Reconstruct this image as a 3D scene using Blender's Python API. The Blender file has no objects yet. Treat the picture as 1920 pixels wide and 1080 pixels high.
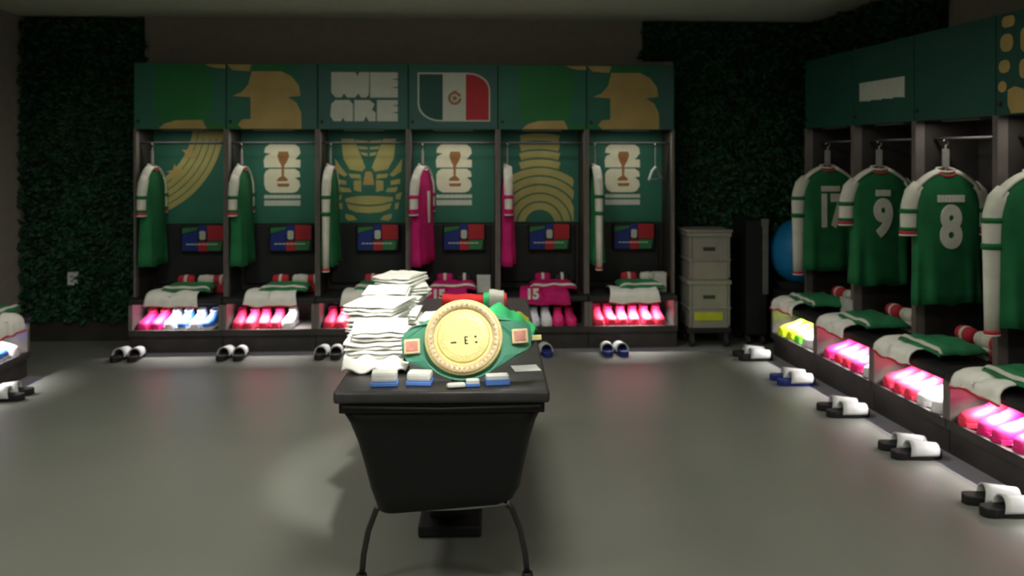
import bpy, bmesh, math, random
from mathutils import Vector, Matrix, noise
R = math.radians
C = bpy.context.scene.collection
sc = bpy.context.scene
random.seed(7)

# ------------------------------------------------------------------ camera, world, lights, exposure
cam_d = bpy.data.cameras.new('camera'); cam = bpy.data.objects.new('camera', cam_d); C.objects.link(cam)
cam.location = (0, 0, 1.56); cam.rotation_euler = (R(90), 0, R(-2.8))
cam_d.sensor_width = 36; cam_d.lens = 30.0; cam_d.shift_y = -0.1302; cam_d.clip_start = 0.05
cam_d.dof.use_dof = True; cam_d.dof.focus_distance = 1.9; cam_d.dof.aperture_fstop = 5.0   # the lens is focused short of the room, as in the soft photograph
sc.camera = cam
w = bpy.data.worlds.new('world'); sc.world = w; w.use_nodes = True
w.node_tree.nodes['Background'].inputs[0].default_value = (0.75, 0.85, 0.8, 1)
w.node_tree.nodes['Background'].inputs[1].default_value = 0.02
sc.view_settings.view_transform = 'Standard'; sc.view_settings.look = 'None'
sc.view_settings.gamma = 1.0; sc.view_settings.use_curve_mapping = False
sc.view_settings.exposure = 0.0

def area(name, loc, sx, sy, e, col, rot=(0, 0, 0), spread=180):
    d = bpy.data.lights.new(name, 'AREA'); d.shape = 'RECTANGLE'; d.size = sx; d.size_y = sy
    d.energy = e; d.color = col; d.spread = R(spread)
    o = bpy.data.objects.new(name, d); o.location = loc; o.rotation_euler = rot; C.objects.link(o); return o
def spot(name, loc, e, col, size, blend, rad, target):
    d = bpy.data.lights.new(name, 'SPOT'); d.energy = e; d.color = col; d.spot_size = R(size); d.spot_blend = blend
    d.shadow_soft_size = rad
    o = bpy.data.objects.new(name, d); o.location = loc; C.objects.link(o)
    o.rotation_euler = (Vector(target) - Vector(loc)).to_track_quat('-Z', 'Y').to_euler(); return o
CEIL = 2.72
WARM = (1.0, 0.97, 0.84)
LAMPS = [(-1.9, 1.7), (0.1, 2.0), (1.9, 1.7), (-1.9, 4.3), (0.1, 4.6), (-1.9, -.6), (1.7, -.6)]
LAMP_E = [17, 13, 11, 14, 18, 15, 12]
for (x, y), e in zip(LAMPS, LAMP_E):
    area('ceiling_panel_light', (x, y, CEIL - .035), .5, .5, e, WARM, spread=165)
spot('table_spotlight', (-.25, 2.55, CEIL - .12), 250, (1, .98, .9), 27, .5, .05, (-.3, 3.62, .86))
spot('belt_spotlight', (.2, 1.7, CEIL - .12), 130, (1, .97, .88), 16, .5, .04, (-.1, 3.2, .88))

# ------------------------------------------------------------------ materials
def mat(name, col, rough=.6, metal=0.0, var=.12, scale=12, bump=0.0, emit=None, es=0.0, spec=.4, bscale=None):
    m = bpy.data.materials.new(name); m.use_nodes = True; nt = m.node_tree; N = nt.nodes; L = nt.links
    b = N['Principled BSDF']; b.inputs['Roughness'].default_value = rough; b.inputs['Metallic'].default_value = metal
    b.inputs['Specular IOR Level'].default_value = spec
    tc = N.new('ShaderNodeTexCoord'); nz = N.new('ShaderNodeTexNoise'); nz.inputs['Scale'].default_value = scale
    nz.inputs['Detail'].default_value = 4; L.new(tc.outputs['Object'], nz.inputs['Vector'])
    rp = N.new('ShaderNodeValToRGB'); L.new(nz.outputs['Fac'], rp.inputs['Fac'])
    rp.color_ramp.elements[0].position = .3; rp.color_ramp.elements[1].position = .7
    rp.color_ramp.elements[0].color = [max(0, c * (1 - var)) for c in col] + [1]
    rp.color_ramp.elements[1].color = [min(1, c * (1 + var)) for c in col] + [1]
    L.new(rp.outputs['Color'], b.inputs['Base Color'])
    if bump:
        n2 = N.new('ShaderNodeTexNoise'); n2.inputs['Scale'].default_value = bscale or scale * 4
        L.new(tc.outputs['Object'], n2.inputs['Vector'])
        bp = N.new('ShaderNodeBump'); bp.inputs['Strength'].default_value = bump; bp.inputs['Distance'].default_value = .01
        L.new(n2.outputs['Fac'], bp.inputs['Height']); L.new(bp.outputs['Normal'], b.inputs['Normal'])
    if emit: b.inputs['Emission Color'].default_value = (*emit, 1); b.inputs['Emission Strength'].default_value = es
    return m
M = dict(
    floor=mat('grey_epoxy_floor', (.19, .20, .175), .36, var=.05, scale=1.5, bump=.03, bscale=3, spec=.45),
    floor_strip=mat('pale_floor_strip', (.27, .27, .31), .55, var=.05),
    wall=mat('taupe_paint', (.34, .31, .27), .85, var=.06, bump=.05),
    ceil=mat('ceiling_paint', (.62, .66, .54), .9, var=.05),
    wood=mat('charcoal_laminate', (.038, .034, .032), .55, var=.25, scale=6, bump=.05),
    post=mat('greige_edge_laminate', (.15, .135, .125), .55, var=.1),
    black=mat('black_vinyl', (.004, .0055, .006), .5, var=.2, bump=.06),
    pad=mat('black_padding', (.016, .018, .018), .6, var=.2, bump=.1),
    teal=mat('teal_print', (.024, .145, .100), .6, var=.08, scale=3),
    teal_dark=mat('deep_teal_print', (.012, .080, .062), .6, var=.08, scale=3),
    blueteal=mat('slate_teal_print', (.045, .130, .120), .6, var=.08, scale=3),
    green=mat('bright_green_print', (.014, .17, .042), .6, var=.08, scale=3),
    gold=mat('gold_print', (.44, .32, .115), .6, var=.12, scale=5),
    olive=mat('olive_gold_print', (.40, .37, .13), .6, var=.12, scale=5),
    white=mat('white_print', (.55, .60, .52), .6, var=.05),
    cream=mat('cream_print', (.72, .72, .54), .6, var=.05),
    bronze=mat('bronze_print', (.30, .14, .045), .6, var=.15),
    red=mat('red_print', (.45, .02, .03), .6, var=.1),
    blue=mat('blue_print', (.01, .03, .22), .6, var=.1),
    lgreen=mat('mid_green_print', (.03, .20, .07), .6, var=.1),
    jersey=mat('green_jersey_knit', (.010, .150, .050), .8, var=.15, scale=8, bump=.15, bscale=60),
    jwhite=mat('white_jersey_knit', (.68, .68, .60), .8, var=.08, bump=.15, bscale=60),
    jred=mat('red_knit', (.55, .03, .05), .8, var=.1, bump=.1),
    shorts=mat('white_shorts_cloth', (.92, .92, .87), .8, var=.05, bump=.15, bscale=60),
    lshirt=mat('folded_green_knit', (.025, .22, .09), .8, var=.2, bump=.15, bscale=60),
    pink=mat('magenta_jersey_knit', (.52, .006, .15), .8, var=.15, bump=.15, bscale=60),
    towel=mat('white_terry', (.88, .88, .84), .95, var=.04, bump=.5, bscale=90),
    chrome=mat('brushed_chrome', (.45, .45, .45), .3, metal=.9),
    dmetal=mat('dark_metal', (.06, .06, .06), .4, metal=.6),
    hanger=mat('grey_plastic_hanger', (.32, .32, .30), .5),
    rubber=mat('black_rubber', (.012, .012, .013), .6),
    navy=mat('blue_rubber', (.012, .03, .20), .5),
    strap=mat('white_slide_strap', (.62, .64, .64), .5, var=.06),
    bpink=mat('hot_pink_boot', (.95, .05, .12), .55, var=.08),
    bmag=mat('magenta_boot', (.90, .03, .24), .55, var=.08),
    bblue=mat('sky_blue_boot', (.06, .22, .75), .55, var=.1),
    bwhite=mat('white_boot', (.85, .85, .88), .55, var=.05),
    byel=mat('neon_yellow_boot', (.72, .95, .03), .55, var=.08),
    bgreen=mat('neon_green_boot', (.25, .95, .08), .55, var=.08),
    crate=mat('grey_plastic_crate', (.27, .26, .23), .55, var=.06),
    slot=mat('dark_slot', (.03, .03, .03), .7),
    yellow=mat('yellow_label', (.48, .55, .02), .5),
    case=mat('black_case_board', (.008, .010, .010), .6),
    alu=mat('dull_aluminium', (.24, .26, .25), .4, metal=.5),
    ball=mat('blue_vinyl_ball', (.01, .22, .50), .5, var=.1),
    goldm=mat('polished_gold', (.98, .86, .36), .42, metal=.12, var=.08, scale=30, bump=.2),
    rose=mat('rose_gold', (.95, .72, .44), .42, metal=.1, var=.1, scale=40, bump=.3),
    belt=mat('green_leather', (.09, .34, .23), .55, var=.1, bump=.2),
    flagred=mat('scarlet_cloth', (.80, .03, .04), .8, bump=.2),
    flaggreen=mat('vivid_green_cloth', (.05, .62, .22), .8, bump=.2),
    lime=mat('lime_cloth', (.40, .42, .02), .8, bump=.2),
    ink=mat('black_ink', (.02, .02, .015), .6),
    coral=mat('coral_enamel', (.75, .32, .25), .4, var=.15, scale=50),
    pblue=mat('blue_carton', (.12, .28, .80), .5),
    pwhite=mat('white_carton', (.82, .84, .82), .5),
    plate=mat('white_plastic_plate', (.62, .64, .62), .5),
    led=mat('led_strip_lens', (.9, .9, .9), .4, emit=(1, .93, .95), es=6.0),
    lamp=mat('lamp_diffuser', (.9, .9, .9), .5, emit=(1, .97, .84), es=5.0),
    stem=mat('brown_backing', (.012, .03, .016), .9),
)
def leafmat():
    m = mat('artificial_leaf', (.007, .055, .022), .55, var=.5, scale=9)
    return m
M['leaf'] = leafmat()

# ------------------------------------------------------------------ mesh helpers
class MB:
    """collects shapes into one mesh"""
    def __init__(s): s.bm = bmesh.new()
    def box(s, x0, x1, y0, y1, z0, z1, bev=0):
        r = bmesh.ops.create_cube(s.bm, size=1)
        vs = r['verts']
        bmesh.ops.scale(s.bm, vec=(x1 - x0, y1 - y0, z1 - z0), verts=vs)
        bmesh.ops.translate(s.bm, vec=((x0 + x1) / 2, (y0 + y1) / 2, (z0 + z1) / 2), verts=vs)
        if bev:
            es = list({e for v in vs for e in v.link_edges})
            bmesh.ops.bevel(s.bm, geom=es, offset=bev, segments=2, affect='EDGES', profile=.6)
        return s
    def loft(s, rings, closed=True, cap=True):
        prev = None; first = None; n = len(rings[0])
        for ring in rings:
            cur = [s.bm.verts.new(p) for p in ring]
            if prev:
                for i in range(n if closed else n - 1):
                    j = (i + 1) % n
                    s.bm.faces.new((prev[i], prev[j], cur[j], cur[i]))
            else: first = cur
            prev = cur
        if cap and closed:
            s.bm.faces.new(first[::-1]); s.bm.faces.new(prev)
        return s
    def tube(s, pts, r, n=8):
        pts = [Vector(p) for p in pts]; rings = []
        rr = r if isinstance(r, (list, tuple)) else [r] * len(pts)
        up0 = None
        for i, p in enumerate(pts):
            t = (pts[min(i + 1, len(pts) - 1)] - pts[max(i - 1, 0)]).normalized()
            if up0 is None: up0 = Vector((0, 0, 1)) if abs(t.z) < .9 else Vector((1, 0, 0))
            a = t.cross(up0).normalized(); b = a.cross(t).normalized(); up0 = b
            rings.append([p + (a * math.cos(k * 2 * math.pi / n) + b * math.sin(k * 2 * math.pi / n)) * rr[i] for k in range(n)])
        return s.loft(rings)
    def cyl(s, c, r, h, n=20, axis='z', r2=None):
        r2 = r if r2 is None else r2; c = Vector(c)
        def P(k, rr, t):
            a = k * 2 * math.pi / n; u, v = rr * math.cos(a), rr * math.sin(a)
            return c + Vector({'z': (u, v, t), 'y': (u, t, v), 'x': (t, u, v)}[axis])
        return s.loft([[P(k, r, 0) for k in range(n)], [P(k, r2, h) for k in range(n)]])
    def prism(s, pts, d, y=0.0):
        """polygon given in (x, z), from y (back) to y-d (front)"""
        a = [s.bm.verts.new((p[0], y, p[1])) for p in pts]; b = [s.bm.verts.new((p[0], y - d, p[1])) for p in pts]
        n = len(pts)
        for i in range(n): j = (i + 1) % n; s.bm.faces.new((a[i], a[j], b[j], b[i]))
        s.bm.faces.new(a[::-1]); s.bm.faces.new(b); return s
    def sheet(s, fn, nu, nv, th):
        """two-layer cloth; fn(u, v) -> (x, y, z), u and v in 0..1; second layer lies th along the normal"""
        g = [[Vector(fn(i / nu, j / nv)) for j in range(nv + 1)] for i in range(nu + 1)]
        def nrm(i, j):
            du = g[min(i + 1, nu)][j] - g[max(i - 1, 0)][j]; dv = g[i][min(j + 1, nv)] - g[i][max(j - 1, 0)]
            return du.cross(dv).normalized()
        A = [[s.bm.verts.new(g[i][j]) for j in range(nv + 1)] for i in range(nu + 1)]
        B = [[s.bm.verts.new(g[i][j] + nrm(i, j) * th) for j in range(nv + 1)] for i in range(nu + 1)]
        for i in range(nu):
            for j in range(nv):
                s.bm.faces.new((A[i][j], A[i][j + 1], A[i + 1][j + 1], A[i + 1][j]))
                s.bm.faces.new((B[i][j], B[i + 1][j], B[i + 1][j + 1], B[i][j + 1]))
        for i in range(nu):
            s.bm.faces.new((A[i][0], A[i + 1][0], B[i + 1][0], B[i][0])); s.bm.faces.new((A[i + 1][nv], A[i][nv], B[i][nv], B[i + 1][nv]))
        for j in range(nv):
            s.bm.faces.new((A[0][j + 1], A[0][j], B[0][j], B[0][j + 1])); s.bm.faces.new((A[nu][j], A[nu][j + 1], B[nu][j + 1], B[nu][j]))
        return s
    def mesh(s, name, m, smooth=False):
        bmesh.ops.recalc_face_normals(s.bm, faces=s.bm.faces)
        if smooth:
            for f in s.bm.faces: f.smooth = True
        me = bpy.data.meshes.new(name); s.bm.to_mesh(me); s.bm.free(); me.materials.append(m)
        return me
    def build(s, name, m, parent=None, smooth=False, loc=None, rz=None, label=None):
        o = bpy.data.objects.new(name, s.mesh(name, m, smooth)); C.objects.link(o)
        if parent: o.parent = parent
        if loc: o.location = loc
        if rz is not None: o.rotation_euler.z = rz
        if label: o['label'] = label
        return o
def tag(o, label, cat, group=None, kind=None):
    o['label'] = label; o['category'] = cat
    if group: o['group'] = group
    if kind: o['kind'] = kind
    return o
def thing(name, label, cat, loc=(0, 0, 0), rz=0, group=None):
    o = bpy.data.objects.new(name, None); C.objects.link(o); o.empty_display_size = .1
    o.location = loc; o.rotation_euler.z = rz; return tag(o, label, cat, group)
def link(name, me, parent, loc=(0, 0, 0), rz=0):
    o = bpy.data.objects.new(name, me); C.objects.link(o); o.parent = parent; o.location = loc; o.rotation_euler.z = rz; return o
def struct(name, mb, m, label, parent=None):
    o = mb.build(name, m, parent); o['kind'] = 'structure'; o['label'] = label; return o

class Row:
    """a row of lockers: local x runs along the row, local y into the wall"""
    def __init__(s, x, y, deg, setback, depth, w): s.o = Vector((x, y)); s.a = R(deg); s.set = setback; s.dep = depth; s.w = w
    def p(s, x, y, z=0):
        c, n = math.cos(s.a), math.sin(s.a)
        return (s.o.x + x * c - y * n, s.o.y + x * n + y * c, z)
BACK = Row(-2.672, 6.82, 0, .10, .50, .724)
RIGHT = Row(2.35, 6.55, -86.5, .27, .70, .74)
LEFT = Row(-3.10, 5.42, 90, .30, .62, .74)

# ------------------------------------------------------------------ room shell
YB = 7.335
XL = -3.75
def rx(y): return RIGHT.p((6.55 - y) / math.cos(R(3.5)), .715)[0]
struct('floor', MB().box(XL - .1, 4.2, -2.0, YB + .1, -.1, 0), M['floor'], 'smooth grey epoxy floor')
struct('ceiling', MB().box(XL - .1, 4.2, -2.0, YB + .1, CEIL, CEIL + .1), M['ceil'], 'flat pale green-grey ceiling')
struct('wall_back', MB().box(XL - .1, 4.2, YB, YB + .1, 0, CEIL), M['wall'], 'taupe painted wall behind the back lockers')
struct('wall_left', MB().box(XL - .1, XL, -2.0, YB, 0, CEIL), M['wall'], 'taupe painted left wall')
struct('wall_front', MB().box(XL - .1, 4.2, -2.1, -2.0, 0, CEIL), M['wall'], 'taupe painted wall behind the viewer')
b = MB(); pts = [RIGHT.p(-1.0, .715), RIGHT.p(9, .715), RIGHT.p(9, .82), RIGHT.p(-1.0, .82)]
b.loft([[(p[0], p[1], 0) for p in pts], [(p[0], p[1], CEIL) for p in pts]])
struct('wall_right', b, M['wall'], 'taupe painted wall above and behind the right lockers')
# thin strip, paler than the floor, along the locker plinths
def floor_strip(name, row, x0, x1, y0, y1, label):
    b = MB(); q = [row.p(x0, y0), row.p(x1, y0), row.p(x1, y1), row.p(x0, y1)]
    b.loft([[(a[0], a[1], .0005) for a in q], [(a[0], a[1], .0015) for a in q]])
    struct(name, b, M['floor_strip'], label)
floor_strip('floor_strip_1', BACK, 0, 4.7, -.13, .02, 'pale strip on the floor along the back locker plinth')
floor_strip('floor_strip_2', RIGHT, -.1, 6, -.14, .02, 'pale strip on the floor along the right locker plinth')
floor_strip('floor_strip_3', LEFT, -4, .74, -.14, .02, 'pale strip on the floor along the left bench')
# dark baseboard of the foliage walls
struct('baseboard_back', MB().box(XL, -2.69, YB - .03, YB, 0, .16), M['wood'], 'dark baseboard below the left foliage')
struct('baseboard_back_right', MB().box(1.69, rx(YB), YB - .03, YB, 0, .16), M['wood'], 'dark baseboard below the corner foliage')

# foliage walls: backing board plus thousands of leaves (nobody could count them)
def leaves(n, pos, seed):
    """pos(rnd) -> point, outward normal, tangent"""
    rnd = random.Random(seed); vs = []; fs = []
    for _ in range(n):
        p, nn, t = pos(rnd)
        up = Vector((0, 0, 1)); s = rnd.uniform(.035, .075)
        d = (t * rnd.uniform(-1, 1) + up * rnd.uniform(-1, .5) + nn * rnd.uniform(.15, .8)).normalized()
        side = d.cross(nn).normalized(); k = (nn * .3 + side * rnd.uniform(-.1, .1)) * s
        p = p + nn * rnd.uniform(0, .035); b0 = len(vs)
        vs += [p, p + d * s * .4 + side * s * .32 - k * .3, p + d * s * .75 + side * s * .2, p + d * s * 1.15 - k * .3,
               p + d * s * .75 - side * s * .2, p + d * s * .4 - side * s * .32 - k * .3, p + d * s * .55 + k * .35]
        for i in range(6): fs.append((b0 + 6, b0 + i, b0 + (i + 1) % 6))
    me = bpy.data.meshes.new('leaves'); me.from_pydata([v[:] for v in vs], [], fs); me.materials.append(M['leaf'])
    return me
def foliage_panel(name, label, P, n, seed):
    t = thing(name, label, 'foliage wall'); b = MB(); areas = []
    for (p0, p1, z0, z1, nx, ny) in P:
        q = [p0, p1, (p1[0] - nx * .02, p1[1] - ny * .02), (p0[0] - nx * .02, p0[1] - ny * .02)]
        b.loft([[(a[0], a[1], z0) for a in q], [(a[0], a[1], z1) for a in q]])
        areas.append(((p0[0], p0[1]), (p1[0], p1[1]), z0, z1, (nx, ny), math.dist(p0, p1) * (z1 - z0)))
    b.build('backing', M['stem'], t); tot = sum(a[5] for a in areas)
    def pos(rnd):
        k = rnd.uniform(0, tot)
        for A in areas:
            if k < A[5]: break
            k -= A[5]
        p0 = Vector((*A[0], 0)); p1 = Vector((*A[1], 0)); q = p0.lerp(p1, rnd.random())
        return Vector((q.x, q.y, rnd.uniform(A[2] + .03, A[3] - .03))), Vector((*A[4], 0)), (p1 - p0).normalized()
    o = bpy.data.objects.new('leaves', leaves(n, pos, seed)); C.objects.link(o); o.parent = t; o['kind'] = 'stuff'
    return t
foliage_panel('foliage_panel', 'dark green artificial foliage wall left of the back lockers',
              [((XL + .03, YB - .025), (-2.74, YB - .025), .16, CEIL - .01, 0, -1)], 5200, 1)
cr = math.cos(R(3.5)); sr = math.sin(R(3.5))
c0 = RIGHT.p(-.72, .69); c1 = RIGHT.p(-.07, .69); c3 = RIGHT.p(.01, .69); c2 = RIGHT.p(1.15, .69)
foliage_panel('foliage_panel', 'dark green artificial foliage on back wall right of the printed lockers',
              [((1.49, YB - .025), (1.76, YB - .025), 2.37, CEIL - .01, 0, -1), ((1.76, YB - .025), (c0[0], YB - .025), .16, CEIL - .01, 0, -1)], 4600, 2)
foliage_panel('foliage_panel', 'dark green artificial foliage on the right wall, filling the corner before the right lockers',
              [((c0[0], c0[1]), (c1[0], c1[1]), .02, CEIL - .01, -cr, -sr), ], 2200, 3)
foliage_panel('foliage_panel', 'dark green artificial foliage strip above the two far right lockers',
              [((c3[0], c3[1]), (c2[0], c2[1]), 2.38, CEIL - .01, -cr, -sr)], 900, 4)
b = thing('wall_outlet', 'small white outlet plate on the left foliage wall', 'outlet', (-3.30, YB - .075, .53))
MB().box(-.04, .04, -.008, .045, -.055, .055, .004).build('cover_plate', M['plate'], b)
for z in (-.03, .008): MB().box(-.012, .012, -.0095, -.006, z, z + .022, .003).build('socket', M['floor_strip'], b)

# ceiling panel lamps (out of the frame, above the viewer's half of the room)
for i, (x, y) in enumerate(LAMPS):
    t = thing('ceiling_light', 'square panel light recessed in the ceiling ' + ['left of and before the table', 'just before the massage table', 'right of and before the table', 'left of the towel piles', 'above the far end of the table', 'behind the viewer, left', 'behind the viewer, right'][i], 'ceiling light', (x, y, CEIL), 0, 'square ceiling lights')
    MB().box(-.3, .3, -.3, -.27, -.03, 0).box(-.3, .3, .27, .3, -.03, 0).box(-.3, -.27, -.27, .27, -.03, 0).box(.27, .3, -.27, .27, -.03, 0).build('frame', M['alu'], t)
    MB().box(-.27, .27, -.27, .27, -.015, -.005).build('diffuser', M['lamp'], t)
for loc in ((-.25, 2.55), (.2, 1.7)):
    t = thing('spotlight', 'small round ceiling spotlight %s of the two before the massage table' % ('left' if loc[0] < 0 else 'right'), 'ceiling light', (loc[0], loc[1], CEIL), 0, 'ceiling spotlights over the table')
    MB().cyl((0, 0, -.10), .05, .10, 20).build('housing', M['dmetal'], t)

# ------------------------------------------------------------------ prints (thin vinyl pieces on the panels)
def pprint(name, polys, m, parent, k, y, d=.002):
    """polys in pixel-like layout units, k maps (px, py) -> (x, z)"""
    if len(polys) <= 12:
        for n, P in enumerate(polys): MB().prism([k(*q) for q in P], d, y - .0001 * n).build(name, m, parent)
        return
    b = MB()
    for P in polys: b.prism([k(*q) for q in P], d, y)
    o = b.build(name, m, parent); o['kind'] = 'stuff'
def arc(cx, cy, r0, r1, a0, a1, n=14):
    o = [(cx + r1 * math.cos(R(a0 + (a1 - a0) * i / n)), cy + r1 * math.sin(R(a0 + (a1 - a0) * i / n))) for i in range(n + 1)]
    return o + [(cx + r0 * math.cos(R(a1 + (a0 - a1) * i / n)), cy + r0 * math.sin(R(a1 + (a0 - a1) * i / n))) for i in range(n + 1)]
def star(cx, cy, r, rot=0):
    return [(cx + (r if i % 2 == 0 else r * .45) * math.sin(R(36 * i + rot)), cy - (r if i % 2 == 0 else r * .45) * math.cos(R(36 * i + rot))) for i in range(10)]
def rrect(x0, y0, x1, y1, r, n=4):
    o = []
    for cx, cy, a in ((x1 - r, y0 + r, -90), (x1 - r, y1 - r, 0), (x0 + r, y1 - r, 90), (x0 + r, y0 + r, 180)):
        o += [(cx + r * math.cos(R(a + 90 * i / n)), cy + r * math.sin(R(a + 90 * i / n))) for i in range(n + 1)]
    return o
def mural(door, part, k, y):
    """the big gold-and-green numeral mural that runs over two doors; part 0 left, 1 right; layout relative to the door's left edge"""
    if part == 0:
        pprint('green_print', [[(45, 120), (135, 120), (150, 150), (140, 228), (45, 228), (38, 180)]], M['green'], door, k, y)
        pprint('gold_print', [[(46, 244), (58, 234), (78, 228), (128, 227), (136, 244)], [(132, 120), (171, 120), (171, 128), (152, 127), (140, 124)]], M['gold'], door, k, y - .0015)
        pprint('lower_green_print', [[(137, 232), (171, 236), (171, 244), (137, 244)]], M['green'], door, k, y)
    else:
        pprint('gold_print', [[(2, 120), (48, 120), (44, 133), (12, 131)],
                              [(48, 133), (104, 133), (124, 143), (137, 161), (140, 180), (116, 183), (132, 193), (141, 212), (142, 244),
                               (30, 244), (22, 236), (30, 226), (46, 225), (46, 183), (12, 181), (30, 173), (42, 158)]], M['gold'], door, k, y - .0015)
        pprint('green_print', [[(50, 120), (112, 120), (118, 131), (50, 131)], [(3, 236), (20, 232), (26, 244), (3, 244)]], M['green'], door, k, y)
        pprint('slate_print', [[(142, 125), (169, 122), (169, 244), (145, 244)]], M['blueteal'], door, k, y)
def emblem(panel, k, y):
    """white stacked 2 and 6 with the bronze cup in front, two lines of small capitals below"""
    X, Y = 52, 272
    two = [(X + 10, 273), (X + 58, 273), (X + 66, 279), (X + 68, 290), (X + 62, 298), (X + 58, 302), (X + 68, 303), (X + 68, 318),
           (X, 318), (X - 1, 304), (X + 2, 296), (X + 12, 291), (X, 289), (X + 2, 279)]
    six = [(X + 10, 320.5), (X + 58, 320.5), (X + 66, 326), (X + 68, 336), (X + 58, 338), (X + 66, 344), (X + 68, 354), (X + 62, 364), (X + 54, 367),
           (X + 12, 367), (X + 3, 361), (X, 350), (X, 332), (X + 3, 325)]
    pprint('emblem_numerals', [two, six], M['cream'], panel, k, y)
    pprint('emblem_cup', [[(X + 27, 287), (X + 45, 287), (X + 47, 295), (X + 43, 306), (X + 38, 314), (X + 37, 334), (X + 44, 340), (X + 44, 344), (X + 24, 344),
                           (X + 25, 340), (X + 33, 334), (X + 32, 314), (X + 28, 306), (X + 25, 295)], [(X + 24, 349), (X + 48, 349), (X + 46, 355), (X + 26, 355)]], M['bronze'], panel, k, y - .002)
    q = []
    for i in range(8): q.append([(X + i * 8.6, 371), (X + i * 8.6 + 8.2, 371), (X + i * 8.6 + 8.2, 378), (X + i * 8.6, 378)])
    for i in range(11): q.append([(X + i * 6.2, 381.5), (X + i * 6.2 + 6, 381.5), (X + i * 6.2 + 6, 392), (X + i * 6.2, 392)])
    pprint('emblem_lettering', q, M['white'], panel, k, y)
def mask(panel, k, y):
    q = []
    def both(P): q.append(P); q.append([(172 - a, c) for a, c in P][::-1])
    both([(34, 262), (58, 262), (70, 292), (80, 318), (74, 326), (50, 322), (38, 300)])
    both([(22, 300), (34, 318), (46, 332), (40, 336), (24, 326)])
    both([(48, 330), (70, 331), (72, 340), (52, 338)]); both([(58, 344), (72, 342), (72, 366), (58, 362)])
    both([(26, 340), (44, 344), (44, 352), (26, 350)]); both([(30, 356), (50, 358), (54, 366), (34, 366)])
    both([(22, 366), (34, 370), (34, 380), (26, 380)]); both([(42, 408), (58, 412), (64, 420), (48, 422), (42, 416)])
    both([(28, 386), (36, 388), (36, 400), (30, 398)])
    both([(60, 264), (84, 266), (84, 271), (64, 270)]); both([(64, 276), (84, 278), (84, 283), (68, 282)]); both([(70, 288), (84, 290), (84, 296), (74, 294)])
    top = [(42, 378), (62, 374), (86, 373), (110, 374), (132, 376)]; mid = [(132, 383), (110, 389), (86, 391), (62, 389), (42, 385)]
    q.append(top + mid); q.append([(44, 388), (62, 392), (86, 394), (110, 392), (130, 387), (126, 398), (110, 405), (86, 407), (62, 405), (48, 399)])
    pprint('mask_print', q, M['olive'], panel, k, y)
    pprint('nose_print', [[(80, 326), (92, 326), (97, 352), (75, 352)]], M['gold'], panel, k, y)

# ------------------------------------------------------------------ lockers
DOOR_TXT = {}
def locker(row, i, label, group, door_fn, panel_fn, dark_panel=False, rail_y=.19):
    w = row.w; t = thing('locker', label, 'locker', row.p(i * w, 0), row.a, group)
    dep, st = row.dep, row.set; e = .012
    zt, zc, zs = 2.29, 1.765, .425
    for x in (0.001, w - .001 - e * 1.6):
        b = MB().box(x, x + e * 1.6, st, dep - .012, zs + .001, zc).build('side_panel', M['wood'], t)
        pb = MB().box(x - .0005, x + e * 1.6 + .0005, st - .004, st + .055, zs + .001, zc); pb.build('edge_post', M['post'], b)
    for x in (0.001, w - .001 - .03):
        MB().box(x, x + .03, -.006, dep - .02, .14, .38).build('bench_divider', M['post'], t)
    MB().box(.002, w - .002, dep - .012, dep, .0, zt).build('back_board', M['wood'], t)
    cb = MB().box(.002, w - .002, st + .02, dep - .013, zc, zt).build('upper_cabinet', M['wood'], t)
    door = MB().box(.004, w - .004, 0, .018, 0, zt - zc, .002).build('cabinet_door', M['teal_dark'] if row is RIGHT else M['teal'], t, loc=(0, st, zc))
    kx = w / 172; kd = lambda px, py: (px * kx, (244.5 - py) * (zt - zc) / 126.5)
    MB().cyl((.035, .003, .06), .014, -.014, 12, 'y').build('knob', M['slot'], door)
    if door_fn: door_fn(door, kd, -.0005)
    # printed back panel
    pz0 = .98; ph = zc - pz0
    pan = MB().box(.02, w - .02, 0, .01, 0, ph).build('printed_back_panel', M['wood'] if dark_panel else M['teal'], t, loc=(0, dep - .023, pz0))
    kp = lambda px, py: (w / 2 + (px - 86) * kx * 1.055, ph + (246 - py) * ph / 180)
    if panel_fn: panel_fn(pan, kp, -.0003)
    MB().box(.05, w - .05, dep - .045, dep - .013, zs + .05, pz0 - .01, .01).build('backrest_pad', M['pad'], t)
    s = MB().box(.003, w - .003, -.02, dep - .014, .385, zs, .01).build('seat', M['pad'], t)
    MB().box(.003, w - .003, .0, dep - .014, .145, .165).build('boot_shelf', M['post'], t)
    MB().box(.003, w - .003, .012, dep - .014, .0, .14).build('plinth', M['wood'], t)
    MB().box(.003, w - .003, -.012, .012, .135, .182).build('shelf_lip', M['wood'], t)
    MB().box(.06, w - .06, .10, .12, .376, .384).build('led_strip', M['plate'] if (row is BACK and i == 4) else M['led'], t)
    MB().tube([(.02, rail_y, 1.655), (w - .02, rail_y, 1.655)], .010, 8).build('clothes_rail', M['dmetal'], t)
    MB().box(.20, w - .20, st + .05, st + .08, zc - .012, zc - .001).build('downlight_bar', M['alu'], t)
    return t

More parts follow.
